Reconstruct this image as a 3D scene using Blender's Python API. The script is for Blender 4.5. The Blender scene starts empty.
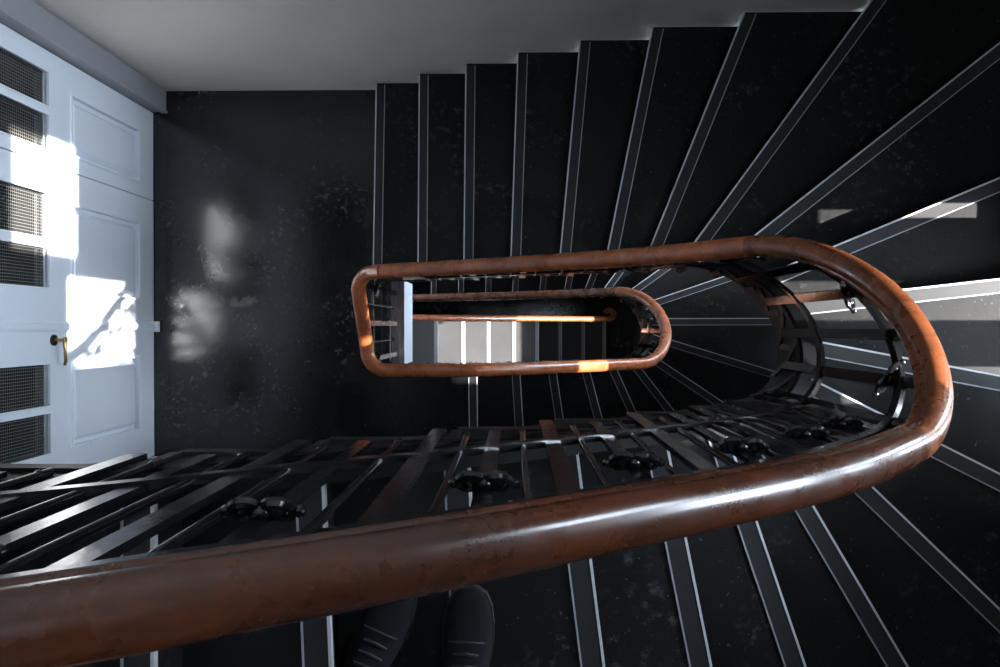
import bpy, bmesh, math, random
from mathutils import Vector, Matrix
random.seed(7)
S = bpy.context.scene
COL = S.collection
PI = math.pi

# ------------------------------------------------------------------ camera
F = 800.0                       # focal length in pixels of a 1000 wide frame
R_ = 0.168                      # riser height
NL = 28.5                       # risers from the lens down to the landing floor
CAMZ = NL * R_
nd = Vector((15 / F, 6.5 / F, -1)).normalized()      # plumb line in camera axes
Zw = -nd
Xw = (Vector((1, 0, 0)) - nd * nd.x).normalized()
Yw = Zw.cross(Xw)
def zn(n): return CAMZ - R_ * n
def P(px, py, d):
    v = Vector(((px - 500) / F, (333.5 - py) / F, -1))
    w = Vector((Xw.dot(v), Yw.dot(v), Zw.dot(v)))
    w *= d / -w.z
    return Vector((w.x, w.y))
cam_d = bpy.data.cameras.new('camera')
cam_d.sensor_width = 36; cam_d.lens = 36 * F / 1000; cam_d.clip_start = 0.02
cam = bpy.data.objects.new('camera', cam_d); COL.objects.link(cam)
M = Matrix((Xw, Yw, Zw)).to_4x4(); M.translation = Vector((0, 0, CAMZ))
cam.matrix_world = M
S.camera = cam

# ------------------------------------------------------------------ materials
def mat(name, col, rough=.5, metal=0, spec=.5, coat=0):
    m = bpy.data.materials.new(name); m.use_nodes = True
    b = m.node_tree.nodes['Principled BSDF']
    b.inputs['Base Color'].default_value = (*col, 1)
    b.inputs['Roughness'].default_value = rough
    b.inputs['Metallic'].default_value = metal
    b.inputs['Specular IOR Level'].default_value = spec
    if coat:
        b.inputs['Coat Weight'].default_value = coat; b.inputs['Coat Roughness'].default_value = .12
    return m
def N(m, t, **kw):
    n = m.node_tree.nodes.new(t)
    for k, v in kw.items():
        if k in n.inputs: n.inputs[k].default_value = v
        else: setattr(n, k, v)
    return n
def L(m, a, b): m.node_tree.links.new(a, b)
def bsdf(m): return m.node_tree.nodes['Principled BSDF']
def coords(m, scale=(1, 1, 1)):
    g = N(m, 'ShaderNodeNewGeometry'); mp = N(m, 'ShaderNodeMapping')
    mp.inputs['Scale'].default_value = scale
    L(m, g.outputs['Position'], mp.inputs['Vector']); return mp.outputs['Vector']
def noise(m, scale, detail=4, rough=.55, vec=None):
    n = N(m, 'ShaderNodeTexNoise'); n.inputs['Scale'].default_value = scale
    n.inputs['Detail'].default_value = detail; n.inputs['Roughness'].default_value = rough
    if vec is not None: L(m, vec, n.inputs['Vector'])
    return n.outputs['Fac']
def rng(m, x, a, b, c, d):
    r = N(m, 'ShaderNodeMapRange'); 
    for i, v in zip((1, 2, 3, 4), (a, b, c, d)): r.inputs[i].default_value = v
    L(m, x, r.inputs[0]); return r.outputs[0]
def mul(m, a, b):
    r = N(m, 'ShaderNodeMath', operation='MULTIPLY')
    L(m, a, r.inputs[0])
    if isinstance(b, (int, float)): r.inputs[1].default_value = b
    else: L(m, b, r.inputs[1])
    return r.outputs[0]
def mixc(m, f, a, b):
    r = N(m, 'ShaderNodeMix', data_type='RGBA')
    L(m, f, r.inputs[0])
    for s, v in ((6, a), (7, b)):
        if isinstance(v, tuple): r.inputs[s].default_value = (*v, 1)
        else: L(m, v, r.inputs[s])
    return r.outputs[2]
def bump(m, h, s, d=.01):
    b = N(m, 'ShaderNodeBump'); b.inputs['Strength'].default_value = s; b.inputs['Distance'].default_value = d
    L(m, h, b.inputs['Height']); L(m, b.outputs[0], bsdf(m).inputs['Normal'])

def black_paint(name, base, scuff, r0, r1, amount, spec=.5):
    m = mat(name, base, spec=spec)
    v = coords(m)
    big = rng(m, noise(m, 2.3, 3, .6, v), .5, .72, 0, 1)
    fine = rng(m, noise(m, 26, 8, .72, v), .54, .68, 0, 1)
    dots = rng(m, noise(m, 75, 2, .5, v), .70, .74, 0, 1)
    s = N(m, 'ShaderNodeMath', operation='MAXIMUM'); L(m, mul(m, big, fine), s.inputs[0]); L(m, mul(m, dots, .8), s.inputs[1])
    f = mul(m, s.outputs[0], amount)
    worn = rng(m, noise(m, 1.6, 5, .6, v), .35, .75, 0, .35)
    c0 = mixc(m, worn, base, tuple(x * 2.2 for x in base))
    L(m, mixc(m, f, c0, scuff), bsdf(m).inputs['Base Color'])
    L(m, rng(m, noise(m, 5, 6, .65, v), .3, .7, r0, r1), bsdf(m).inputs['Roughness'])
    bump(m, noise(m, 34, 5, .6, v), .10, .006)
    return m
M_FLOOR = black_paint('black_floor_paint', (.0055, .0057, .0065), (.20, .20, .215), .09, .22, .8, .65)
M_STEP = black_paint('black_step_paint', (.0048, .0049, .0053), (.13, .13, .14), .30, .62, .75, .18)
M_STONE = black_paint('grey_worn_stone', (.055, .054, .056), (.12, .12, .12), .4, .6, .6)
M_STRIP = mat('nosing_tread', (.014, .015, .018), .45, spec=.35)
M_TRIM = mat('worn_metal_edge', (.62, .63, .66), .38, .35)
M_TRIM2 = mat('dull_metal_edge', (.36, .37, .40), .4, .3)
M_IRON = mat('black_gloss_iron', (.006, .006, .007), .2, spec=.4)
v = coords(M_IRON)
bump(M_IRON, noise(M_IRON, 70, 3, .6, v), .10, .003)
L(M_IRON, rng(M_IRON, noise(M_IRON, 20, 4, .6, v), .3, .7, .10, .24), bsdf(M_IRON).inputs['Roughness'])
def wood(name, a, b, c):
    m = mat(name, a, .3, 0, .4, .35)
    v = coords(m, (3, 60, 60))
    n1 = rng(m, noise(m, 2.2, 8, .62, v), .25, .75, 0, 1)
    v2 = coords(m, (2, 6, 6))
    n2 = rng(m, noise(m, 1.7, 4, .6, v2), .38, .66, 0, 1)
    c1 = mixc(m, n1, a, b)
    L(m, mixc(m, mul(m, n2, .65), c1, c), bsdf(m).inputs['Base Color'])
    v3 = coords(m)
    L(m, rng(m, noise(m, 14, 5, .6, v3), .3, .7, .2, .38), bsdf(m).inputs['Roughness'])
    bump(m, noise(m, 40, 4, .6, v3), .06, .003)
    return m
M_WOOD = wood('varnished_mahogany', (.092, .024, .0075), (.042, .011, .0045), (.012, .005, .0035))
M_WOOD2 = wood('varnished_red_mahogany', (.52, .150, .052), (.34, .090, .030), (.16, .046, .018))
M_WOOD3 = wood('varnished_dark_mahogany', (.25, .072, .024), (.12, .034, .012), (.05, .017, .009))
M_WALL = mat('grey_plaster', (.40, .385, .36), .75)
v = coords(M_WALL)
L(M_WALL, mixc(M_WALL, rng(M_WALL, noise(M_WALL, 1.5, 4, .6, v), .3, .7, 0, 1), (.62, .59, .55), (.54, .515, .485)), bsdf(M_WALL).inputs['Base Color'])
bump(M_WALL, noise(M_WALL, 30, 4, .6, v), .08, .004)
M_CEIL = mat('white_ceiling_paint', (.75, .74, .72), .8)
M_DARKWALL = mat('dark_plaster', (.12, .115, .11), .8)
M_STRINGER = mat('black_stringer_paint', (.005, .005, .006), .5, spec=.10)
M_DOOR = mat('pale_blue_door_paint', (.82, .86, .93), .38)
v = coords(M_DOOR)
bump(M_DOOR, noise(M_DOOR, 22, 4, .6, v), .05, .004)
M_JAMB = mat('grey_trim_paint', (.30, .30, .32), .6)
M_BEAM = mat('pale_grey_blue_beam', (.36, .39, .43), .6)
M_BRASS = mat('aged_brass', (.36, .25, .10), .32, 1)
M_BRONZE = mat('dark_bronze', (.05, .042, .03), .35, .8)
M_SHOE = mat('black_suede', (.007, .0075, .0095), .9, spec=.15)
M_SOLE = mat('black_rubber_sole', (.012, .012, .013), .6)
M_LACE = mat('dark_lace', (.022, .023, .027), .8)
M_TROUSER = mat('dark_denim', (.018, .02, .028), .85)
M_JACKET = mat('charcoal_jacket', (.03, .03, .033), .85)
M_SKIN = mat('skin', (.55, .34, .25), .5)
M_HAIR = mat('dark_hair', (.03, .02, .014), .5)
# wired glass: dark pane with a pale square wire mesh cast into it
M_WIRED = mat('wired_glass', (.012, .012, .012), .12)
g = N(M_WIRED, 'ShaderNodeNewGeometry'); sp = N(M_WIRED, 'ShaderNodeSeparateXYZ'); L(M_WIRED, g.outputs['Position'], sp.inputs[0])
fs = []
for ax in (1, 2):
    a = N(M_WIRED, 'ShaderNodeMath', operation='MULTIPLY'); L(M_WIRED, sp.outputs[ax], a.inputs[0]); a.inputs[1].default_value = 1 / .0145
    fr = N(M_WIRED, 'ShaderNodeMath', operation='FRACT'); L(M_WIRED, a.outputs[0], fr.inputs[0])
    lt = N(M_WIRED, 'ShaderNodeMath', operation='LESS_THAN'); L(M_WIRED, fr.outputs[0], lt.inputs[0]); lt.inputs[1].default_value = .22
    fs.append(lt.outputs[0])
mx = N(M_WIRED, 'ShaderNodeMath', operation='MAXIMUM'); L(M_WIRED, fs[0], mx.inputs[0]); L(M_WIRED, fs[1], mx.inputs[1])
L(M_WIRED, mixc(M_WIRED, mx.outputs[0], (.014, .014, .014), (.13, .13, .125)), bsdf(M_WIRED).inputs['Base Color'])
# window glass
M_GLASS = bpy.data.materials.new('window_glass'); M_GLASS.use_nodes = True
nt = M_GLASS.node_tree; nt.nodes.remove(nt.nodes['Principled BSDF'])
tr = nt.nodes.new('ShaderNodeBsdfTransparent'); gl = nt.nodes.new('ShaderNodeBsdfGlossy'); gl.inputs['Roughness'].default_value = .02
fr = nt.nodes.new('ShaderNodeFresnel'); mxs = nt.nodes.new('ShaderNodeMixShader')
nt.links.new(fr.outputs[0], mxs.inputs[0]); nt.links.new(tr.outputs[0], mxs.inputs[1]); nt.links.new(gl.outputs[0], mxs.inputs[2])
nt.links.new(mxs.outputs[0], nt.nodes['Material Output'].inputs[0])

# ------------------------------------------------------------------ mesh helpers
class MB:
    def __init__(s): s.v = []; s.f = []; s.mi = []; s.cur = 0
    def add(s, vs, fs):
        o = len(s.v); s.v += [Vector(x) for x in vs]
        for f in fs: s.f.append([i + o for i in f]); s.mi.append(s.cur)
        return s
    def hexa(s, b, t):          # 4 bottom pts ccw, 4 top
        return s.add(list(b) + list(t), [(3, 2, 1, 0), (4, 5, 6, 7), (0, 1, 5, 4), (1, 2, 6, 5), (2, 3, 7, 6), (3, 0, 4, 7)])
    def box(s, x0, x1, y0, y1, z0, z1):
        return s.hexa([(x0, y0, z0), (x1, y0, z0), (x1, y1, z0), (x0, y1, z0)], [(x0, y0, z1), (x1, y0, z1), (x1, y1, z1), (x0, y1, z1)])
    def prism(s, poly, z0, z1): # poly ccw list of 2d points
        n = len(poly)
        a = sum(poly[i][0] * poly[(i + 1) % n][1] - poly[(i + 1) % n][0] * poly[i][1] for i in range(n))
        if a < 0: poly = poly[::-1]
        vs = [(p[0], p[1], z0) for p in poly] + [(p[0], p[1], z1) for p in poly]
        fs = [tuple(range(n - 1, -1, -1)), tuple(range(n, 2 * n))] + [(i, (i + 1) % n, n + (i + 1) % n, n + i) for i in range(n)]
        return s.add(vs, fs)
    def sweep(s, path, prof, sides=None, close=False, up=Vector((0, 0, 1))):
        # prof: list of (side, up) pairs; sides: per point horizontal side vector
        n, k = len(path), len(prof); vs = []
        for i, p in enumerate(path):
            t = (path[min(i + 1, n - 1)] - path[max(i - 1, 0)]).normalized()
            if sides: sd = sides[i]
            else:
                sd = t.cross(up)
                if sd.length < 1e-4: sd = t.cross(Vector((1, 0, 0)))
            sd = (sd - t * sd.dot(t)).normalized(); u = sd.cross(t)
            for a, b in prof: vs.append(p + sd * a + u * b)
        fs = [(i * k + j, i * k + (j + 1) % k, (i + 1) * k + (j + 1) % k, (i + 1) * k + j) for i in range(n - 1) for j in range(k)]
        fs += [tuple(range(k - 1, -1, -1)), tuple((n - 1) * k + j for j in range(k))]
        return s.add(vs, fs)
    def tube(s, path, r, k=8):
        rr = r if isinstance(r, (list, tuple)) else [r] * len(path)
        n = len(path); vs = []; sd = None
        for i, p in enumerate(path):
            t = (path[min(i + 1, n - 1)] - path[max(i - 1, 0)]).normalized()
            if sd is None:
                sd = t.cross(Vector((0, 0, 1)))
                if sd.length < .1: sd = t.cross(Vector((1, 0, 0)))
            sd = (sd - t * sd.dot(t)).normalized(); u = sd.cross(t)
            for j in range(k):
                a = 2 * PI * j / k; vs.append(p + (sd * math.cos(a) + u * math.sin(a)) * rr[i])
        fs = [(i * k + j, i * k + (j + 1) % k, (i + 1) * k + (j + 1) % k, (i + 1) * k + j) for i in range(n - 1) for j in range(k)]
        fs += [tuple(range(k - 1, -1, -1)), tuple((n - 1) * k + j for j in range(k))]
        return s.add(vs, fs)
    def ball(s, c, r, k=10, sc=(1, 1, 1)):
        c = Vector(c); m = k // 2; vs = [c + Vector((0, 0, r * sc[2]))]
        for i in range(1, m):
            th = PI * i / m
            for j in range(k):
                a = 2 * PI * j / k
                vs.append(c + Vector((math.sin(th) * math.cos(a) * sc[0], math.sin(th) * math.sin(a) * sc[1], math.cos(th) * sc[2])) * r)
        vs.append(c - Vector((0, 0, r * sc[2]))); fs = [(0, 1 + j, 1 + (j + 1) % k) for j in range(k)]
        for i in range(m - 2):
            for j in range(k):
                a = 1 + i * k; fs.append((a + j, a + k + j, a + k + (j + 1) % k, a + (j + 1) % k))
        a = 1 + (m - 2) * k; e = len(vs) - 1
        fs += [(a + (j + 1) % k, a + j, e) for j in range(k)]
        return s.add(vs, fs)

def origin(o):
    v = Vector((0, 0, 0))
    while o: v += o.location; o = o.parent
    return v
def obj(name, mb, mats, parent=None, smooth=False, bevel=0, at=None):
    me = bpy.data.meshes.new(name)
    loc = Vector(at) if at else Vector((0, 0, 0))
    org = (origin(parent) if parent else Vector((0, 0, 0))) + loc
    me.from_pydata([v - org for v in mb.v], [], mb.f)
    if not isinstance(mats, (list, tuple)): mats = [mats]
    for m in mats: me.materials.append(m)
    for p, i in zip(me.polygons, mb.mi):
        p.material_index = i; p.use_smooth = smooth
    bm = bmesh.new(); bm.from_mesh(me); bmesh.ops.recalc_face_normals(bm, faces=bm.faces); bm.to_mesh(me); bm.free()
    if smooth: me.set_sharp_from_angle(angle=math.radians(42))
    o = bpy.data.objects.new(name, me); COL.objects.link(o); o.location = loc
    if parent: o.parent = parent
    if bevel:
        b = o.modifiers.new('bevel', 'BEVEL'); b.width = bevel; b.segments = 2; b.limit_method = 'ANGLE'
    return o
def tag(o, label=None, cat=None, group=None, kind=None):
    for k, v in (('label', label), ('category', cat), ('group', group), ('kind', kind)):
        if v: o[k] = v
    return o
def thing(name, loc, label, cat, group=None):
    o = bpy.data.objects.new(name, None); COL.objects.link(o); o.location = loc; o.empty_display_size = .1
    return tag(o, label, cat, group)
def struct(name, mb, m, label=None, **kw):
    return tag(obj(name, mb, m, **kw), label=label, kind='structure')

# ------------------------------------------------------------------ the well: plan path shared by stringer, railing and steps
XC, YC, R0 = .735, .020, .245
XW, XE, YS, YN = -2.2, 2.2, -1.40, 1.42
WG = .012
ARC = PI * R0
def plan(u, R):                 # south straight (u<0), half turn, north straight; returns point and outward side vector
    if u < 0: return Vector((XC + u, YC - R)), Vector((0, -1))
    if u <= ARC:
        a = u / R0; return Vector((XC + R * math.sin(a), YC - R * math.cos(a))), Vector((math.sin(a), -math.cos(a)))
    return Vector((XC - (u - ARC), YC + R)), Vector((0, 1))
US = [i * .01 - 2.4 for i in range(620)]
PATH = [plan(u, .26)[0] for u in US]

RAW_A = {7.5: (152, 640, 152, 667), 8.5: (327, 609, 329, 657), 9.5: (472.5, 583, 475, 640), 10.5: (588.4, 559.8, 602, 667),
 11.5: (683, 538, 709, 667), 12.5: (753, 520.5, 803, 667), 13.5: (809, 506, 905, 667), 14.5: (869.5, 488.7, 1000, 613),
 15.5: (944, 448, 1000, 476), 16.5: (803, 340, 1000, 377), 17.5: (768.6, 305, 1000, 279.7), 18.5: (757, 278, 996, 180),
 19.5: (750.4, 237.7, 1000, 43.3), 20.5: (695, 240, 871.6, 1.6), 21.5: (650, 247, 744, 16), 22.5: (608, 250, 653.4, 27.3),
 23.5: (564.5, 214, 581, 39), 24.5: (513, 214, 518.6, 49.7), 25.5: (465, 214, 466.6, 61), 26.5: (419, 214, 420, 72), 27.5: (374, 260, 377, 81)}
RAW_B = {28.5: (476.5, 380, 477, 437), 29.5: (519.5, 376, 523, 434), 30.5: (555.7, 374, 564, 429), 31.5: (589, 372.5, 603, 425),
 32.5: (616, 371, 638.5, 420), 33.5: (639.5, 368, 672.7, 410.5), 34.5: (660, 361, 726, 405), 35.5: (670, 340, 752, 365),
 36.5: (670, 318.7, 744, 318.7), 37.5: (660, 298, 708, 282), 38.5: (634, 287, 651, 275)}
def ray_out(a, b):
    d = (b - a).normalized(); ts = []
    if d.x > 1e-6: ts.append((XE - WG - a.x) / d.x)
    if d.y > 1e-6: ts.append((YN - WG - a.y) / d.y)
    if d.y < -1e-6: ts.append((YS + WG - a.y) / d.y)
    return a + d * min(t for t in ts if t > 0)
def inner(a, b, lo, hi):
    d = (b - a).normalized(); best = None
    for i in range(len(US) - 1):
        if not lo < US[i] < hi: continue
        c0 = d.cross(PATH[i] - a); c1 = d.cross(PATH[i + 1] - a)
        if c0 * c1 <= 0:
            q = (PATH[i] - a).length
            if best is None or q < best[0]: best = (q, US[i] + .01 * c0 / (c0 - c1 + 1e-12))
    return best[1]
def build_lines(raw, seq=None):
    out = []
    for n, (x0, y0, x1, y1) in raw.items():
        d = R_ * n; a, b = P(x0, y0, d), P(x1, y1, d)
        out.append([n, a, b])
    return out
LA = build_lines(RAW_A)
LB = build_lines(RAW_B)
for n, a, b in list(LA):
    if n >= 20.5: LB.append([n + 19, a.copy(), b.copy()])
LA = [[6.5, Vector((-.84, -.4)), Vector((-.84, -.9))], [5.5, Vector((-1.10, -.4)), Vector((-1.10, -.9))]][::-1] + LA
def finish(lines):
    res = []; prev = -2.3
    for n, a, b in lines:
        u = inner(a, b, prev + .02, prev + (.75 if res else 2.2))
        res.append(dict(n=n, u=u, I=plan(u, .245)[0], O=ray_out(plan(u, .26)[0], b), z=zn(n))); prev = u
    for i, r in enumerate(res):
        t = (r['O'] - r['I']).normalized(); q = Vector((t.y, -t.x))
        j = min(i + 1, len(res) - 1); k = j - 1
        mid = (res[j]['I'] + res[j]['O'] - res[k]['I'] - res[k]['O'])
        if q.dot(mid) < 0: q = -q
        r['t'] = t; r['q'] = q
    return res
LA = finish(LA); LB = finish(LB)
def perim(p):                   # position along the outer walls: south, east, north
    if abs(p.y - YS - WG) < 1e-3: return p.x - XE
    if abs(p.x - XE + WG) < 1e-3: return p.y - YS
    return (YN - YS) + XE - p.x
CORN = [(0, Vector((XE - WG, YS + WG))), (YN - YS, Vector((XE - WG, YN - WG)))]
def smooth_n(lines):
    pts = [(r['u'], r['n']) for r in lines]
    def f0(u):
        if u <= pts[0][0]: return pts[0][1] + (u - pts[0][0]) / .26
        if u >= pts[-1][0]: return pts[-1][1] + (u - pts[-1][0]) / .26
        for (a, x), (b, y) in zip(pts, pts[1:]):
            if a <= u <= b: return x + (y - x) * (u - a) / (b - a)
    def f(u):
        w = 0; s = 0
        for k in range(-6, 7):
            g = math.exp(-(k / 3.2) ** 2); s += g * f0(u + k * .02); w += g
        return s / w
    return f
nA = smooth_n(LA); _nB = smooth_n(LB)
def nB(u): return max(_nB(u), NL + .02)

# ------------------------------------------------------------------ stairs
def step_mesh(cur, prev, depth=.04):
    """tread behind nosing cur back to under nosing prev (the next one up), plus its riser"""
    mb = MB()
    back = -cur['q'] * 0
    Ib = plan(prev['u'] - .03, .245)[0]
    us = [cur['u'] + (prev['u'] - .03 - cur['u']) * i / 6 for i in range(7)]
    ins = [plan(u, .245)[0] for u in us]
    Ob = ray_out(prev['I'] - prev['q'] * .03, prev['O'] - prev['q'] * .03)
    p0, p1 = perim(cur['O']), perim(Ob)
    outs = [cur['O']] + [c for pp, c in sorted(CORN, key=lambda t: -t[0]) if p1 < pp < p0] + [Ob]
    poly = ins + outs[::-1]
    z = cur['z']
    mb.prism([(p.x, p.y) for p in poly], z - depth, z)
    a, c = cur['I'] - cur['q'] * .022, cur['I'] - cur['q'] * .042
    b, d = ray_out(a, a + cur['t']), ray_out(c, c + cur['t'])
    mb.hexa([(*a, z - R_), (*b, z - R_), (*d, z - R_), (*c, z - R_)], [(*a, z - .038), (*b, z - .038), (*d, z - .038), (*c, z - .038)])
    return mb
def strip_mesh(cur, inset=.05):
    mb = MB(); z = cur['z']; q, t = cur['q'], cur['t']
    I, O = cur['I'] + t * inset, cur['O'] - t * .1
    def bar(f0, f1, za, zb, mi):
        mb.cur = mi
        a, b = I + q * f0, ray_out(I + q * f0, O + q * f0) - t * .01; c, d = ray_out(I + q * f1, O + q * f1) - t * .01, I + q * f1
        mb.hexa([(*a, za), (*b, za), (*c, za), (*d, za)], [(*a, zb), (*b, zb), (*c, zb), (*d, zb)])
    bar(-.044, .0, z - .006, z + .004, 0)
    bar(.0, .006, z - .008, z + .006, 1)
    bar(-.048, -.044, z - .004, z + .006, 2)
    return mb
def stringer(nf, u0, u1, R1, R2, top, bot, step=.03):
    """band under the railing: rectangular section, plumb sided, following the steps"""
    mb = MB(); k = int((u1 - u0) / step); rows = []
    for i in range(k + 1):
        u = u0 + (u1 - u0) * i / k
        e = .02; sl = R_ * (nf(u + e) - nf(u - e)) / (2 * e); sc = math.sqrt(1 + sl * sl)
        z = zn(nf(u))
        a, b = plan(u, R1)[0], plan(u, R2)[0]
        rows.append([(*a, z - bot * sc), (*b, z - bot * sc), (*b, z + top * sc), (*a, z + top * sc)])
    vs = [p for r in rows for p in r]; fs = []
    for i in range(k):
        for j in range(4): fs.append((i * 4 + j, i * 4 + (j + 1) % 4, i * 4 + 4 + (j + 1) % 4, i * 4 + 4 + j))
    fs += [(3, 2, 1, 0), tuple(k * 4 + j for j in range(4))]
    return mb.add(vs, fs)

def staircase(lines, nf, u0, u1, loc, label):
    st = thing('staircase', loc, label, 'staircase')
    for i in range(1, len(lines)):
        s = obj('step', step_mesh(lines[i], lines[i - 1]), M_STEP, st)
        obj('nosing_strip', strip_mesh(lines[i]), [M_STRIP, M_TRIM, M_TRIM2], s)
    obj('stringer', stringer(nf, u0, u1, .252, .30, .012, .15), M_STRINGER, st, smooth=True)
    obj('stringer_moulding', stringer(nf, u0, u1, .246, .258, .0, .025), M_STRINGER, st, smooth=True)
    return st
stA = staircase(LA, nA, -1.85, ARC + 1.46, (XC, -.8, zn(13.5)), 'upper flight of black winding steps between the wooden rail in front and the door landing')
LBs = [r for r in LB if r['n'] > 28.6]
LB_first = [r for r in LB if r['n'] == 28.5][0]
stB = staircase([LB_first] + LBs, nB, -.98, ARC + 1.7, (XC, -.8, zn(34.5)), 'next flight of black winding steps below the door landing, seen around the small rail loop')
# landing edge nosing
mb = strip_mesh(LB_first); obj('nosing_strip', mb, [M_STRIP, M_TRIM, M_TRIM], stB)

# ground flight at the bottom of the well
GN = {n: P(x, 336, R_ * n).x for n, x in ((49, 437), (50, 464), (51, 489.5), (52, 515), (53, 538), (54, 561), (55, 584), (56, 605))}
NG = 57.0
stG = thing('staircase', (0, -.7, zn(NG)), 'sunlit grey straight flight at the very bottom of the stairwell', 'staircase')
gy0, gy1 = YS + WG, .075
xs = [-1.30] + list(GN.values())
for i, n in enumerate(GN):
    x1, x0 = xs[i + 1], xs[i] - .03; z = zn(n)
    mb = MB().box(x0, x1, gy0, gy1, z - .04, z); mb.box(x1 - .04, x1 - .02, gy0, gy1, z - R_, z - .038)
    s = obj('step', mb, M_STONE, stG)
    mb = MB(); mb.box(x1 - .03, x1 + .002, gy0 + .01, gy1 - .01, z - .004, z + .004); mb.cur = 1; mb.box(x1 + .002, x1 + .01, gy0 + .01, gy1 - .01, z - .03, z + .005)
    obj('nosing_strip', mb, [M_TRIM2, M_TRIM, M_TRIM], s)
mb = MB(); w = []
x0, x1 = -1.3, 1.05
mb.hexa([(x0, .076, zn(48) - .3), (x1, .076, zn(57)), (x1, .12, zn(57)), (x0, .12, zn(48) - .3)], [(x0, .076, zn(48) + .05), (x1, .076, zn(56) + .03), (x1, .12, zn(56) + .03), (x0, .12, zn(48) + .05)])
obj('stringer', mb, M_IRON, stG)

# ------------------------------------------------------------------ floors, walls, ceiling
xs28 = LB_first['I'].x
mb = MB().prism([(XW, YS), (xs28, YS), (xs28, -.262), (-.80, -.262), (-.80, .32), (-.70, .32), (-.70, YN), (XW, YN)], -.22, 0)
struct('floor', mb, M_FLOOR, 'worn black painted landing floor in front of the pale doors')
mb = MB().box(-2.6, 3.2, -1.6, 1.62, zn(NG) - .2, zn(NG)); struct('floor.001', mb, M_FLOOR, 'dark hall floor at the bottom of the stairwell')
mb = MB().box(XW, -1.28, YS, YN, zn(47.7) - .2, zn(47.7)); struct('floor.002', mb, M_FLOOR, 'lower landing floor under the door landing')
mb = MB().box(XW, -1.34, YS, YN, zn(4.5) - .2, zn(4.5)); struct('floor.003', mb, M_FLOOR, 'upper landing floor at the head of the nearest flight')
ZT, ZB = 7.2, zn(NG) - .2
mb = MB().box(XW - .4, XE + .4, YN, YN + .25, ZB, ZT); struct('wall_north', mb, M_WALL, 'plain grey plaster wall behind the steps at the top of the picture')
zs0, zs1, xs0, xs1 = 5.1, 6.9, -1.6, .4
mb = MB().box(XW - .4, XE + .4, YS - .25, YS, ZB, zs0); mb.box(XW - .4, XE + .4, YS - .25, YS, zs1, ZT)
mb.box(XW - .4, xs0, YS - .25, YS, zs0, zs1); mb.box(xs1, XE + .4, YS - .25, YS, zs0, zs1); struct('wall_south', mb, M_DARKWALL)
mb = MB().box(XW - .3, XW - .02, YS, YN, ZB, ZT); struct('wall_west', mb, M_WALL)
sx0, sx1, sy0, sy1 = .75, 1.35, -.15, .5
mb = MB().box(XW - .4, sx0, YS - .25, YN + .25, ZT, ZT + .2); mb.box(sx1, XE + .4, YS - .25, YN + .25, ZT, ZT + .2)
mb.box(sx0, sx1, YS - .25, sy0, ZT, ZT + .2); mb.box(sx0, sx1, sy1, YN + .25, ZT, ZT + .2); struct('ceiling', mb, M_CEIL)
# fascia under the landing edge
mb = MB().box(-.798, -.735, -.262, .32, -.52, .03); struct('trim_1', mb, M_STEP, 'black edge beam of the landing inside the well', bevel=.006)
mb = MB().box(-.84, -.738, -.25, .31, -.96, -.522); struct('trim_2', mb, M_BEAM, 'pale grey blue beam under the landing edge', bevel=.004)
# grey pier beside the doors
mb = MB().box(XW - .02, -2.095, 1.292, YN, 0, 3.0); mb.box(-2.13, -2.088, 1.284, 1.30, 0, 3.0)
struct('trim_3', mb, M_JAMB, 'grey painted pier in the corner beside the doors', bevel=.006)

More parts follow.
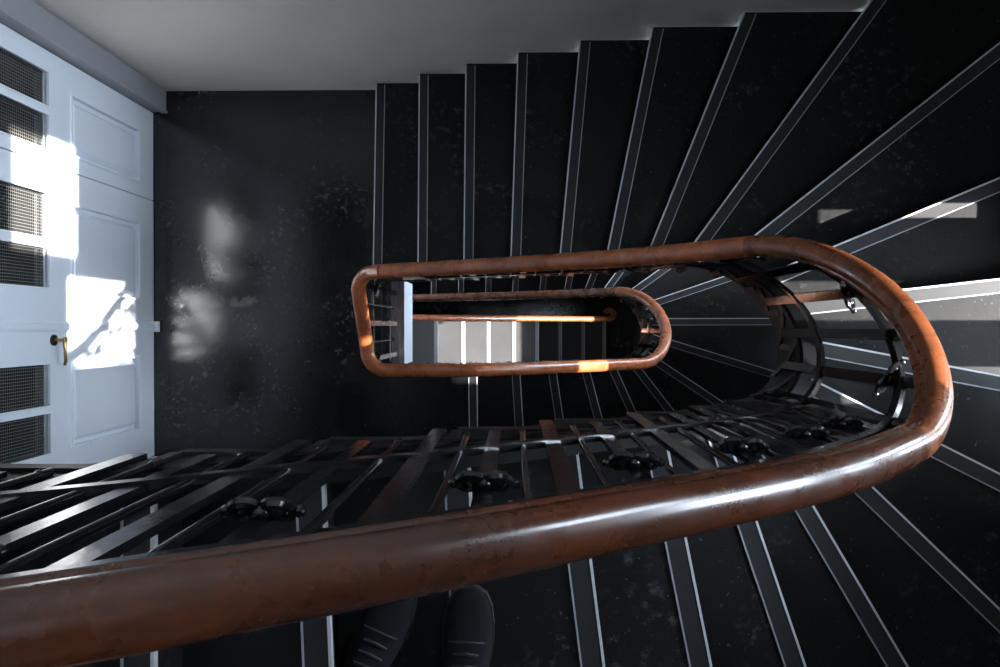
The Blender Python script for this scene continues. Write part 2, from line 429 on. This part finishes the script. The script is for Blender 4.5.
# unseen east wall openings, split and sized to place sun patches and daylight
WIN = [(3.92, 4.56, .33, .90), (3.33, 4.14, -.33, .26), (2.05, 3.14, .0, .20), (1.98, 2.34, .395, .50), (1.55, 1.95, -.36, -.10), (-2.62, -1.22, -.45, .13), (2.05, 2.5, -.30, -.12), (2.88, 3.14, -.27, -.03), (-1.25, 1.35, .48, 1.32)]
mb = MB(); T = .22
ye = sorted({YS, YN} | {v for q in WIN for v in q[2:]}); ze = sorted({ZB, ZT} | {v for q in WIN for v in q[:2]})
for z0, z1 in zip(ze, ze[1:]):
    y_ = YS
    for a, b in sorted((q[2], q[3]) for q in WIN if q[0] < z1 - 1e-4 and q[1] > z0 + 1e-4) + [(YN, YN)]:
        if a > y_ + 1e-4: mb.box(XE, XE + T, y_, a, z0, z1)
        y_ = b
struct('wall_east', mb, M_WALL)
for i, (z0, z1, y0, y1) in enumerate(WIN):
    mb = MB(); x0, x1 = XE + .10, XE + .15; w = .025
    mb.box(x0, x1, y0, y0 + w, z0, z1); mb.box(x0, x1, y1 - w, y1, z0, z1); mb.box(x0, x1, y0 + w, y1 - w, z0, z0 + w); mb.box(x0, x1, y0 + w, y1 - w, z1 - w, z1)
    ym = (y0 + y1) / 2
    if y1 - y0 > .75: mb.box(x0 - .004, x1 + .004, ym - .035, ym + .035, z0 + w, z1 - w)
    hm = .035 if y1 - y0 > .75 else 0
    fr = struct('window_%d' % (i + 1), mb, M_DOOR)
    mb = MB()
    for a, b in ((y0 + w, ym - hm), (ym + hm, y1 - w)): mb.box(x0 + .02, x0 + .024, a, b, z0 + w, z1 - w)
    obj('glass_pane', mb, M_GLASS, fr)
    if z1 - z0 < 1.2 or i == 5: continue
    mb = MB()
    for a, b in ((y0 + w, ym - hm), (ym + hm, y1 - w)):
        for f in (1 / 2,): mb.box(x0 + .01, x1 - .01, a, b, z0 + (z1 - z0) * f - .006, z0 + (z1 - z0) * f + .006)
    obj('glazing_bar', mb, M_DOOR, fr)
    mb = MB().tube([Vector((x0 - .02, ym, z0 + .06)), Vector((x0 - .02, ym, z1 - .06))], .007)
    zz = z0 + (z1 - z0) * .45
    mb.ball((x0 - .025, ym, zz), .022, 10, (.7, 1, 1.6)); mb.tube([Vector((x0 - .04, ym, zz)), Vector((x0 - .05, ym - .09, zz))], .008)
    obj('window_bolt', mb, M_BRONZE, fr, smooth=True)

mb = MB(); y0, y1 = YS - .16, YS - .11; w = .06  # unseen high south opening, added to light the north wall and doors
for a, b in ((xs0, xs0 + w), (xs1 - w, xs1), ((xs0 + xs1) / 2 - .03, (xs0 + xs1) / 2 + .03)): mb.box(a, b, y0, y1, zs0, zs1)
for a, b in ((zs0, zs0 + w), (zs1 - w, zs1)): mb.box(xs0, xs1, y0 + .005, y1 - .005, a, b)
fr = struct('window_10', mb, M_DOOR)
obj('glass_pane', MB().box(xs0 + w, xs1 - w, y0 + .02, y0 + .024, zs0 + w, zs1 - w), M_GLASS, fr)

mb = MB(); w = .05  # unseen skylight, added to bring more daylight down the well
for a, b in ((sx0, sx0 + w), (sx1 - w, sx1), ((sx0 + sx1) / 2 - .02, (sx0 + sx1) / 2 + .02)): mb.box(a, b, sy0, sy1, ZT + .08, ZT + .13)
for a, b in ((sy0, sy0 + w), (sy1 - w, sy1)): mb.box(sx0, sx1, a, b, ZT + .085, ZT + .125)
fr = struct('window_11', mb, M_DOOR)
obj('glass_pane', MB().box(sx0 + w, sx1 - w, sy0 + w, sy1 - w, ZT + .10, ZT + .104), M_GLASS, fr)

# ------------------------------------------------------------------ doors on the west side
DX = XW                         # back of the leaves; the face stands 45 mm proud
FX = XW + .025
def door(name, y0, y1, panes, panel, label):
    """panes: list of (ya, yb) columns above the lock rail; panel (ya, yb)"""
    H = 2.15; zp0, zp1 = 1.08, 2.02; za, zb = .19, .90
    mb = MB(); x0, x1 = DX - .018, FX
    ys = sorted([y0] + [v for p in panes for v in p] + [y1])
    mb.box(x0, x1, y0, y1, .008, za)                                   # bottom rail
    mb.box(x0, x1, y0, panel[0], za, zb); mb.box(x0, x1, panel[1], y1, za, zb)
    mb.box(x0, x1, y0, y1, zb, zp0); mb.box(x0, x1, y0, y1, zp1, H)
    for a, b in zip(ys[0::2], ys[1::2]): mb.box(x0, x1, a, b, zp0, zp1)
    d = struct(name, mb, M_DOOR, label)
    # raised and fielded panel with a moulding around it
    a, b = panel; mb = MB(); xf = x0 + .006
    mb.box(x0, xf + .004, a, b, za, zb)
    i = .045
    mb.hexa([(xf, a + .02, za + .02), (xf, b - .02, za + .02), (xf, b - .02, zb - .02), (xf, a + .02, zb - .02)],
            [(FX - .006, a + i, za + i), (FX - .006, b - i, za + i), (FX - .006, b - i, zb - i), (FX - .006, a + i, zb - i)])
    obj('panel', mb, M_DOOR, d)
    mb = MB(); w = .016; xo = FX + .007
    def fr(mb, a, b, c, e, w, xa, xb):
        mb.box(xa, xb, a, a + w, c, e); mb.box(xa, xb, b - w, b, c, e); mb.box(xa, xb, a + w, b - w, c, c + w); mb.box(xa, xb, a + w, b - w, e - w, e)
    fr(mb, a - .008, b + .008, za - .008, zb + .008, w, FX - .018, xo)
    obj('panel_moulding', mb, M_DOOR, d, bevel=.004)
    for a, b in panes:
        p = obj('glass_pane', MB().box(x0 + .004, x0 + .010, a, b, zp0, zp1), M_WIRED, d)
        mb = MB(); fr(mb, a, b, zp0, zp1, .009, FX - .012, FX + .004)
        obj('glazing_bead', mb, M_DOOR, d, bevel=.002)
    return d
dA = door('door_1', .762, 1.285, [(.82, .995), (1.02, 1.195)], (.84, 1.14), 'pale blue side leaf with two dark wired panes beside the grey pier')
dB = door('door_2', .004, .756, [(.175, .375), (.405, .63)], (.16, .605), 'pale blue middle door leaf crossed by the brightest sun patch')
dC = door('door_3', -.775, -.006, [(-.375, -.165), (-.60, -.395)], (-.59, -.17), 'pale blue door leaf with the brass lever handle')
mb = MB().box(FX, FX + .016, -.022, .026, .01, 2.14); mb.box(FX + .016, FX + .024, -.014, .018, .01, 2.14)
obj('astragal', mb, M_DOOR, dB, bevel=.004)
obj('floor_stop', MB().box(FX - .005, FX + .04, -.03, .034, .01, .05), M_DOOR, dB, bevel=.005)
h = Vector((FX, -.062, 1.06))
def xdisc(mb, c, r, t, k=20):
    ring = [Vector((c.x, c.y + r * math.cos(2 * PI * i / k), c.z + r * math.sin(2 * PI * i / k))) for i in range(k)]
    mb.add(ring + [p + Vector((t, 0, 0)) for p in ring], [tuple(range(k)), tuple(range(2 * k - 1, k - 1, -1))] + [(i, (i + 1) % k, k + (i + 1) % k, k + i) for i in range(k)])
mb = MB(); xdisc(mb, h, .026, .008)
hd = obj('door_handle', mb, M_BRONZE, dC, smooth=True)
mb = MB().tube([h + Vector((.006, 0, 0)), h + Vector((.05, 0, 0))], .008, 12)
mb.ball(h + Vector((.055, 0, 0)), .015, 14, (.7, 1, 1))
pts = [h + Vector((.055, -.005, 0)), h + Vector((.058, -.05, .002)), h + Vector((.058, -.10, -.003)), h + Vector((.052, -.118, -.004))]
mb.tube(pts, [.009, .007, .008, .006], 10)
obj('lever', mb, M_BRASS, hd, smooth=True)
mb = MB(); xdisc(mb, h + Vector((0, 0, -.10)), .013, .006)
obj('keyhole_plate', mb, M_BRONZE, dC, smooth=True)
# lintel and the wall above the leaves, side jamb south of the last leaf
mb = MB().box(XW - .02, -2.16, YS, -.782, 0, 3.0); mb.box(XW - .02, -2.16, -.782, 1.29, 2.16, 3.0)
struct('trim_4', mb, M_DOOR)

# ------------------------------------------------------------------ railings
RR, RB = .233, .241             # rail centre line, baluster line
HR = .87
PROF = []
def rail_profile():
    side = [(.024, -.030), (.030, -.027), (.0318, -.021), (.030, -.015), (.0265, -.012), (.026, -.006), (.029, -.003)]
    pts = list(side)
    for i in range(11):
        a = PI * i / 10; pts.append((.0325 * math.copysign(abs(math.cos(a)) ** .8, math.cos(a)), .004 + .027 * math.sin(a)))
    return pts + [(-a, b) for a, b in side[::-1]]
PROF = rail_profile()
def rail_path(nf, u0, u1, step=.02):
    k = max(2, int(abs(u1 - u0) / step)); ps, sd = [], []
    for i in range(k + 1):
        u = u0 + (u1 - u0) * i / k; p, s = plan(u, RR)
        ps.append(Vector((*p, zn(nf(u)) + HR))); sd.append(Vector((s.x, s.y, 0)))
    return ps, sd
def section(name, pth, m, par):
    return obj(name, MB().sweep(pth[0], PROF, pth[1]), m, par, smooth=True)
def bar_at(nf, u, w, th, zb, zt, R=RB, round_=False):
    """one upright: centre on the baluster line, w along the rail, th across"""
    p, s = plan(u, R); t = Vector((-s.y, s.x)); z = zn(nf(u))
    mb = MB()
    if round_:
        mb.tube([Vector((*p, z + zb)), Vector((*p, z + (zb + zt) / 2)), Vector((*p, z + zt))], w / 2, 10); 
        mb.ball((*p, z + zb + .03), w * .72, 8); mb.ball((*p, z + zt - .03), w * .8, 8)
        return mb, p, s, t, z
    a = [p - t * w / 2 - s * th / 2, p + t * w / 2 - s * th / 2, p + t * w / 2 + s * th / 2, p - t * w / 2 + s * th / 2]
    mb.hexa([(*q, z + zb) for q in a], [(*q, z + zt) for q in a])
    return mb, p, s, t, z
def scroll(p, t, s, zc, size=.075):
    """pair of facing volutes with a collar, standing in the plane of the railing"""
    mb = MB(); T = Vector((t.x, t.y, 0)); Sn = Vector((s.x, s.y, 0)); c = Vector((p.x, p.y, zc)) - Sn * .012
    for sg in (-1, 1):
        pts = []; rr = []
        for i in range(26):
            a = PI * (.0 + 2.5 * i / 25); r = size * .36 * (1 - .72 * i / 25)
            cc = c + T * sg * size * .34; UP = Vector((0, 0, .70)) - Sn * .71
            pts.append(cc + T * (-sg) * r * math.cos(a) + UP * r * math.sin(a)); rr.append(.0075 - .003 * i / 25)
        mb.tube(pts, rr, 7); mb.ball(pts[-1], .010, 8)
        mb.ball(c + T * sg * size * .72, .008, 8)
    mb.ball(c, .013, 8, (1, 1, 1.5))
    return mb
def band(nf, u0, u1, h, hh=.022, R1=.232, R2=.246, frac=False):
    mb = MB(); k = int((u1 - u0) / .03); vs = []
    for i in range(k + 1):
        u = u0 + (u1 - u0) * i / k; e = .02
        sl = R_ * (nf(u + e) - nf(u - e)) / (2 * e); sc = math.sqrt(1 + sl * sl)
        z = zn(nf(u)) + h; a, b = plan(u, R1)[0], plan(u, R2)[0]
        vs += [(*a, z - hh * sc / 2), (*b, z - hh * sc / 2), (*b, z + hh * sc / 2), (*a, z + hh * sc / 2)]
    fs = [(i * 4 + j, i * 4 + (j + 1) % 4, i * 4 + 4 + (j + 1) % 4, i * 4 + 4 + j) for i in range(k) for j in range(4)]
    fs += [(3, 2, 1, 0), tuple(k * 4 + j for j in range(4))]
    return mb.add(vs, fs)
def uprights(par, nf, lines, umin, umax):
    for i, r in enumerate(lines[:-1]):
        u, du = r['u'], lines[i + 1]['u'] - r['u']
        arc = -.02 < u < ARC - .02
        up = u + du * .75 if not arc else u + du * .15
        if not umin < up < umax: continue
        mb, p, s, t, z = bar_at(nf, up, .030, .011, -.135, HR - .03)
        obj('post', mb, M_IRON, par)
        if arc:
            if i % 2 == 0: obj('scroll_ornament', scroll(p, t, s, z + .66, .07), M_IRON, par, smooth=True)
            continue
        for f, kind in ((.0, 'r'), (.25, 'w'), (.5, 'r')):
            ub = u + du * f + du * .0
            if not umin < ub < umax: continue
            if kind == 'r':
                obj('baluster', bar_at(nf, ub, .013, .013, -.03, HR - .03, round_=True)[0], M_IRON, par, smooth=True)
            else:
                mb, p, s, t, z = bar_at(nf, ub, .026, .009, -.05, HR - .03)
                obj('baluster', mb, M_IRON, par)
                obj('scroll_ornament', scroll(p, t, s, z + .57, .058), M_IRON, par, smooth=True)
# upper railing: near rail, half turn, far rail down to the landing corner
UN = ARC + XC + .60
rA = thing('stair_railing', (XC, YC, zn(16.5)), 'big varnished wooden handrail on black iron balusters sweeping across the front and round the bend', 'railing')
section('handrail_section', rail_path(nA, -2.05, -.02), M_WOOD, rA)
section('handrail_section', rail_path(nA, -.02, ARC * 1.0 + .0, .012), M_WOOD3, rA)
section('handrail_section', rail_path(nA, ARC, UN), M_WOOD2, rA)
obj('iron_core', band(nA, -1.95, UN, HR - .036, .009, RR - .019, RR + .019), M_IRON, rA, smooth=True)
uprights(rA, nA, LA, -1.9, UN)
obj('lower_band', band(nA, -1.9, UN, .20), M_IRON, rA, smooth=True)
obj('upper_band', band(nA, -1.9, UN, .70), M_IRON, rA, smooth=True)
# lower railing: landing gallery, near side, half turn, far side
rB = thing('stair_railing', (-.745, YC, 0), 'smaller wooden handrail loop guarding the landing edge and the flight below it', 'railing')
GX = -.745
def gallery():
    ps, sd = [], []
    zA = zn(nA(UN)) + HR; zB = HR
    yN, yS = YC + RR, YC - RR; r1, r2 = .09, .095; x0 = XC - (UN - ARC)
    def put(x, y, sx, sy, f): ps.append(Vector((x, y, zA + (zB - zA) * f))); sd.append(Vector((sx, sy, 0)))
    put(x0, yN, 0, 1, 0)
    for i in range(9):
        a = PI / 2 * i / 8; put(GX + r1 - r1 * math.sin(a), yN - r1 + r1 * math.cos(a), -math.sin(a), math.cos(a), .2 + .4 * i / 8)
    for i in range(1, 6): put(GX + .018 * i / 6, yN - r1 + (yS + r2 - yN + r1) * i / 6, -1, 0, .6 + .4 * i / 6)
    for i in range(11):
        a = PI / 2 * i / 10; put(GX + .018 + r2 - r2 * math.cos(a), yS + r2 - r2 * math.sin(a), -math.cos(a), -math.sin(a), 1)
    return ps, sd
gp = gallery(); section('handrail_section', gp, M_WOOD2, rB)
u0B = gp[0][-1].x - XC
UNB = ARC + XC + 1.0
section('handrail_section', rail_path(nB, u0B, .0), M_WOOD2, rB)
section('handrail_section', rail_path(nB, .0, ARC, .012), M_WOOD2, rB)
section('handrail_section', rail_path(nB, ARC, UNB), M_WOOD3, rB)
ext = [dict(u=-1.36, n=28.5), dict(u=-1.15, n=28.5)] + [dict(u=r['u'], n=r['n']) for r in LB]
obj('iron_core', band(nB, u0B, UNB, HR - .036, .009, RR - .019, RR + .019), M_IRON, rB, smooth=True)
uprights(rB, nB, ext, u0B, UNB)
obj('lower_band', band(nB, u0B, UNB, .20), M_IRON, rB, smooth=True)
obj('upper_band', band(nB, u0B, UNB, .70), M_IRON, rB, smooth=True)
GB = -.728
for i, y in enumerate((-.165, -.075, .02, .115, .205)):
    mb = MB(); sq = i % 2 == 0
    if sq: mb.box(GB - .005, GB + .005, y - .013, y + .013, -.10, HR - .03)
    else:
        mb.tube([Vector((GB, y, -.02)), Vector((GB, y, HR - .03))], .0065, 10); mb.ball((GB, y, .05), .013, 8)
    obj('baluster', mb, M_IRON, rB, smooth=not sq)
    if i in (0, 4): obj('scroll_ornament', scroll(Vector((GB, y)), Vector((0, 1)), Vector((-1, 0)), .66, .07), M_IRON, rB, smooth=True)
obj('lower_band', MB().box(GB - .008, GB + .006, -.2, .25, .16, .185), M_IRON, rB, bevel=.003)
obj('upper_band', MB().box(GB - .008, GB + .006, -.2, .25, .69, .712), M_IRON, rB, bevel=.003)
# bottom railing with its volute end
rC = thing('stair_railing', (1.03, .086, zn(NG)), 'lowest wooden handrail with a curled end, sunlit far down the well', 'railing')
pa, sa = [], []
for i in range(24):
    x = -1.25 + (1.0 + 1.25) * i / 23; n = 49 + (x + .80) / .2614
    pa.append(Vector((x, .086, zn(min(n, 56)) + HR))); sa.append(Vector((0, -1, 0)))
zE = pa[-1].z
for i in range(1, 15):
    a = PI * 1.35 * i / 14; r = .055 - .025 * i / 14
    pa.append(Vector((1.0 + r * math.sin(a) * 1.1, .086 + .055 - r * math.cos(a) * 1.0, zE - .004 * i))); sa.append(Vector((math.sin(a), -math.cos(a), 0)))
obj('handrail_section', MB().sweep(pa, [(a * .9, b) for a, b in PROF], sa), M_WOOD2, rC, smooth=True)
for i, x in enumerate([-.9 + .13 * k for k in range(15)]):
    n = min(49 + (x + .80) / .2614, 56)
    mb = MB().tube([Vector((x, .095, zn(n) + .0)), Vector((x, .095, zn(n) + HR - .03))], .008, 8)
    mb.ball((x, .095, zn(n) + .06), .016, 8)
    obj('baluster', mb, M_IRON, rC, smooth=True)
mb = MB().tube([Vector((1.02, .115, zn(NG))), Vector((1.02, .115, zn(NG) + .12)), Vector((1.02, .115, zn(NG) + .14)), Vector((1.02, .115, zE - .03))], [.05, .05, .028, .022], 14)
obj('newel_post', mb, M_IRON, rC, smooth=True)

# ------------------------------------------------------------------ the person standing on the near flight
zs = zn(9.5)
def shoe(parent, toe, ang, zf):
    """right-way shoe: length along local +v (toe), built from cross sections"""
    ca, sa_ = math.cos(ang), math.sin(ang)
    def W(a, v, z): return Vector((toe.x + a * ca - v * sa_, toe.y + a * sa_ + v * ca, zf + z))
    secs = [(-.0, .012, .020, 0), (-.012, .030, .040, 0), (-.035, .041, .052, 0), (-.07, .047, .060, 0), (-.11, .048, .072, 0), (-.15, .043, .090, .0), (-.19, .036, .105, 0), (-.235, .034, .110, 0), (-.27, .032, .108, 0), (-.288, .022, .09, 0)]
    mb = MB(); k = 14; vs = []
    for v, w, h, _ in secs:
        for j in range(k):
            a = 2 * PI * j / k; c, s_ = math.cos(a), math.sin(a)
            vs.append(W(w * math.copysign(abs(c) ** .75, c), v, .016 + (h - .016) * (.5 + .5 * math.copysign(abs(s_) ** .8, s_))))
    n = len(secs)
    fs = [(i * k + j, i * k + (j + 1) % k, (i + 1) * k + (j + 1) % k, (i + 1) * k + j) for i in range(n - 1) for j in range(k)] + [tuple(range(k)), tuple((n - 1) * k + j for j in range(k))]
    mb.add(vs, fs)
    sh = obj('shoe', mb, M_SHOE, parent, smooth=True)
    out = [(w + .004, v) for v, w, h, _ in secs] ; poly = [(0, .006)] + out + [(-a, v) for a, v in out[::-1]]
    mb = MB(); pts = [W(a, v, 0) for a, v in poly]
    mb.prism([(p.x, p.y) for p in pts], zf + .001, zf + .022); obj('sole', mb, M_SOLE, sh)
    mb = MB()
    mb.tube([W(-.034, -.092, .062), W(-.018, -.088, .074), W(.0, -.086, .078), W(.018, -.088, .074), W(.034, -.092, .062)], .0022, 6)
    for q in range(4):
        v = -.108 - .02 * q; z = .0765 + .008 * q
        mb.tube([W(-.024, v - .006, z - .006), W(0, v, z + .003), W(.024, v - .006, z - .006)], .003, 6)
    obj('laces', mb, M_LACE, sh, smooth=True)
    return W
per = thing('person', (-.18, -.72, zs), 'person in dark trousers and black lace up shoes standing behind the near handrail', 'person')
WR = shoe(per, Vector((-.088, -.515)), math.radians(-3), zs)
WL = shoe(per, Vector((-.222, -.505)), math.radians(-24), zs)
aR, aL = WR(0, -.225, .10), WL(0, -.225, .10)
def skinned(name, pts, edges, radii, m, parent, root=0, sub=2):
    me = bpy.data.meshes.new(name); org = origin(parent)
    me.from_pydata([Vector(p) - org for p in pts], edges, []); me.materials.append(m)
    o = bpy.data.objects.new(name, me); COL.objects.link(o); o.parent = parent
    sk = o.modifiers.new('skin', 'SKIN'); sk.use_smooth_shade = True
    for i, r in enumerate(radii): me.skin_vertices[0].data[i].radius = r if isinstance(r, tuple) else (r, r)
    me.skin_vertices[0].data[root].use_root = True
    s_ = o.modifiers.new('sub', 'SUBSURF'); s_.levels = s_.render_levels = sub
    return o
pel = Vector((-.20, -.93, zs + .90))
hR, hL = pel + Vector((.09, .01, -.05)), pel + Vector((-.09, .01, -.05))
kR = (aR + hR) / 2 + Vector((0, .05, 0)); kL = (aL + hL) / 2 + Vector((0, .05, 0))
ch = pel + Vector((.02, .10, .42)); nk = pel + Vector((.04, .18, .56)); hd = pel + Vector((.05, .27, .66))
sR, sL = ch + Vector((.17, .03, .07)), ch + Vector((-.17, .03, .07))
eR, eL = sR + Vector((.07, -.04, -.28)), sL + Vector((-.07, -.04, -.28))
wR, wL = eR + Vector((-.01, .05, -.24)), eL + Vector((.01, .05, -.24))
body_pts = [pel, pel + Vector((.01, .04, .2)), ch, nk, nk + Vector((.005, .04, .05)), sR, eR, wR, sL, eL, wL, hR, kR, aR, hL, kL, aL]
body_edges = [(0, 1), (1, 2), (2, 3), (3, 4), (2, 5), (5, 6), (6, 7), (2, 8), (8, 9), (9, 10), (0, 11), (11, 12), (12, 13), (0, 14), (14, 15), (15, 16)]
skinned('body', body_pts, body_edges, [(.13, .10), (.12, .095), (.14, .105), .055, .05, .055, .042, .03, .055, .042, .03, .085, .058, .04, .085, .058, .04], M_JACKET, per)
for h_, k_, a_ in ((hR, kR, aR), (hL, kL, aL)):
    skinned('trouser_leg', [h_, (h_ + k_) / 2, k_, (k_ + a_) / 2, a_ + Vector((0, 0, .02))], [(0, 1), (1, 2), (2, 3), (3, 4)], [.105, .09, .072, .064, .055], M_TROUSER, per)
mb = MB().ball(hd, .095, 18, (.82, 1.0, 1.18)); mb.ball(hd + Vector((0, .095, -.03)), .018, 8, (.8, 1, 1.2))
for sg in (-1, 1):
    mb.ball(hd + Vector((sg * .08, -.005, -.01)), .025, 8, (.4, .8, 1.2))
hh = obj('head', mb, M_SKIN, per, smooth=True)
mb = MB()
for sg in (-1, 1): mb.ball(hd + Vector((sg * .032, .084, .005)), .011, 8)
obj('eyes', mb, M_SOLE, hh, smooth=True)
mb = MB().ball(hd + Vector((0, .086, -.062)), .02, 8, (1, .4, .3)); obj('mouth', mb, mat('lips', (.4, .18, .15), .5), hh, smooth=True)
mb = MB().ball(hd + Vector((0, -.022, .03)), .10, 18, (.86, .98, 1.1)); obj('hair', mb, M_HAIR, hh, smooth=True)
for w_, e_, sg in ((wR, eR, 1), (wL, eL, -1)):
    dn = (w_ - e_).normalized(); sd = Vector((0, 1, 0)); pts = [w_, w_ + dn * .09]; ed = [(0, 1)]; rd = [(.026, .02), (.036, .014)]
    for q, ln in enumerate((.062, .074, .078, .068)):
        b0 = w_ + dn * .09 + sd * (.03 - .02 * q); i0 = len(pts)
        pts += [b0, b0 + dn * ln * .5, b0 + dn * ln + Vector((-sg * .018, 0, 0))]; ed += [(1, i0), (i0, i0 + 1), (i0 + 1, i0 + 2)]; rd += [.009, .0085, .007]
    i0 = len(pts); pts += [w_ + dn * .03 + sd * .035, w_ + dn * .08 + sd * .055]; ed += [(0, i0), (i0, i0 + 1)]; rd += [.011, .009]
    skinned('hand', pts, ed, rd, M_SKIN, per, sub=1)

# ------------------------------------------------------------------ light
sun_d = bpy.data.lights.new('sun', 'SUN'); sun_d.energy = 32; sun_d.angle = math.radians(.6); sun_d.color = (1, .96, .90)
sun = bpy.data.objects.new('sun', sun_d); COL.objects.link(sun); sun.location = (6, 0, 6)
SD = Vector((-1, .0, -.70)).normalized()
sun.rotation_euler = SD.to_track_quat('-Z', 'Y').to_euler()
w = bpy.data.worlds.new('sky'); S.world = w; w.use_nodes = True
bg = w.node_tree.nodes['Background']; bg.inputs[0].default_value = (.72, .85, 1, 1); bg.inputs[1].default_value = 22.0
# sky brighter around the sun
tc = w.node_tree.nodes.new('ShaderNodeTexCoord'); dp = w.node_tree.nodes.new('ShaderNodeVectorMath'); dp.operation = 'DOT_PRODUCT'
dp.inputs[1].default_value = -SD; w.node_tree.links.new(tc.outputs['Generated'], dp.inputs[0])
def wm(op, a, b):
    n = w.node_tree.nodes.new('ShaderNodeMath'); n.operation = op
    for i, v in enumerate((a, b)):
        if isinstance(v, (int, float)): n.inputs[i].default_value = v
        else: w.node_tree.links.new(v, n.inputs[i])
    return n.outputs[0]
gl = wm('POWER', wm('MAXIMUM', dp.outputs['Value'], 0.0), 9.0)
w.node_tree.links.new(wm('ADD', wm('MULTIPLY', gl, 95.0), 18.0), bg.inputs[1])
a = bpy.data.lights.new('window_portal', 'AREA'); a.shape = 'RECTANGLE'; a.size = xs1 - xs0; a.size_y = zs1 - zs0
o = bpy.data.objects.new('window_portal', a); COL.objects.link(o); o.location = ((xs0 + xs1) / 2, YS - .2, (zs0 + zs1) / 2)
o.rotation_euler = (PI / 2, 0, 0); a.cycles.is_portal = True
a = bpy.data.lights.new('window_portal', 'AREA'); a.shape = 'RECTANGLE'; a.size = sx1 - sx0; a.size_y = sy1 - sy0
o = bpy.data.objects.new('window_portal', a); COL.objects.link(o); o.location = ((sx0 + sx1) / 2, (sy0 + sy1) / 2, ZT + .19)
a.cycles.is_portal = True
for i, (z0, z1, y0, y1) in enumerate(WIN):
    a = bpy.data.lights.new('window_portal', 'AREA'); a.shape = 'RECTANGLE'; a.size = y1 - y0; a.size_y = z1 - z0
    o = bpy.data.objects.new('window_portal', a); COL.objects.link(o); o.location = (XE + .2, (y0 + y1) / 2, (z0 + z1) / 2)
    o.rotation_euler = (PI / 2, 0, PI / 2); a.cycles.is_portal = True

vs = S.view_settings; vs.view_transform = 'Standard'; vs.look = 'None'; vs.exposure = 0; vs.gamma = 1; vs.use_curve_mapping = False
S.cycles.max_bounces = 8; S.cycles.use_denoising = True; S.cycles.caustics_reflective = False
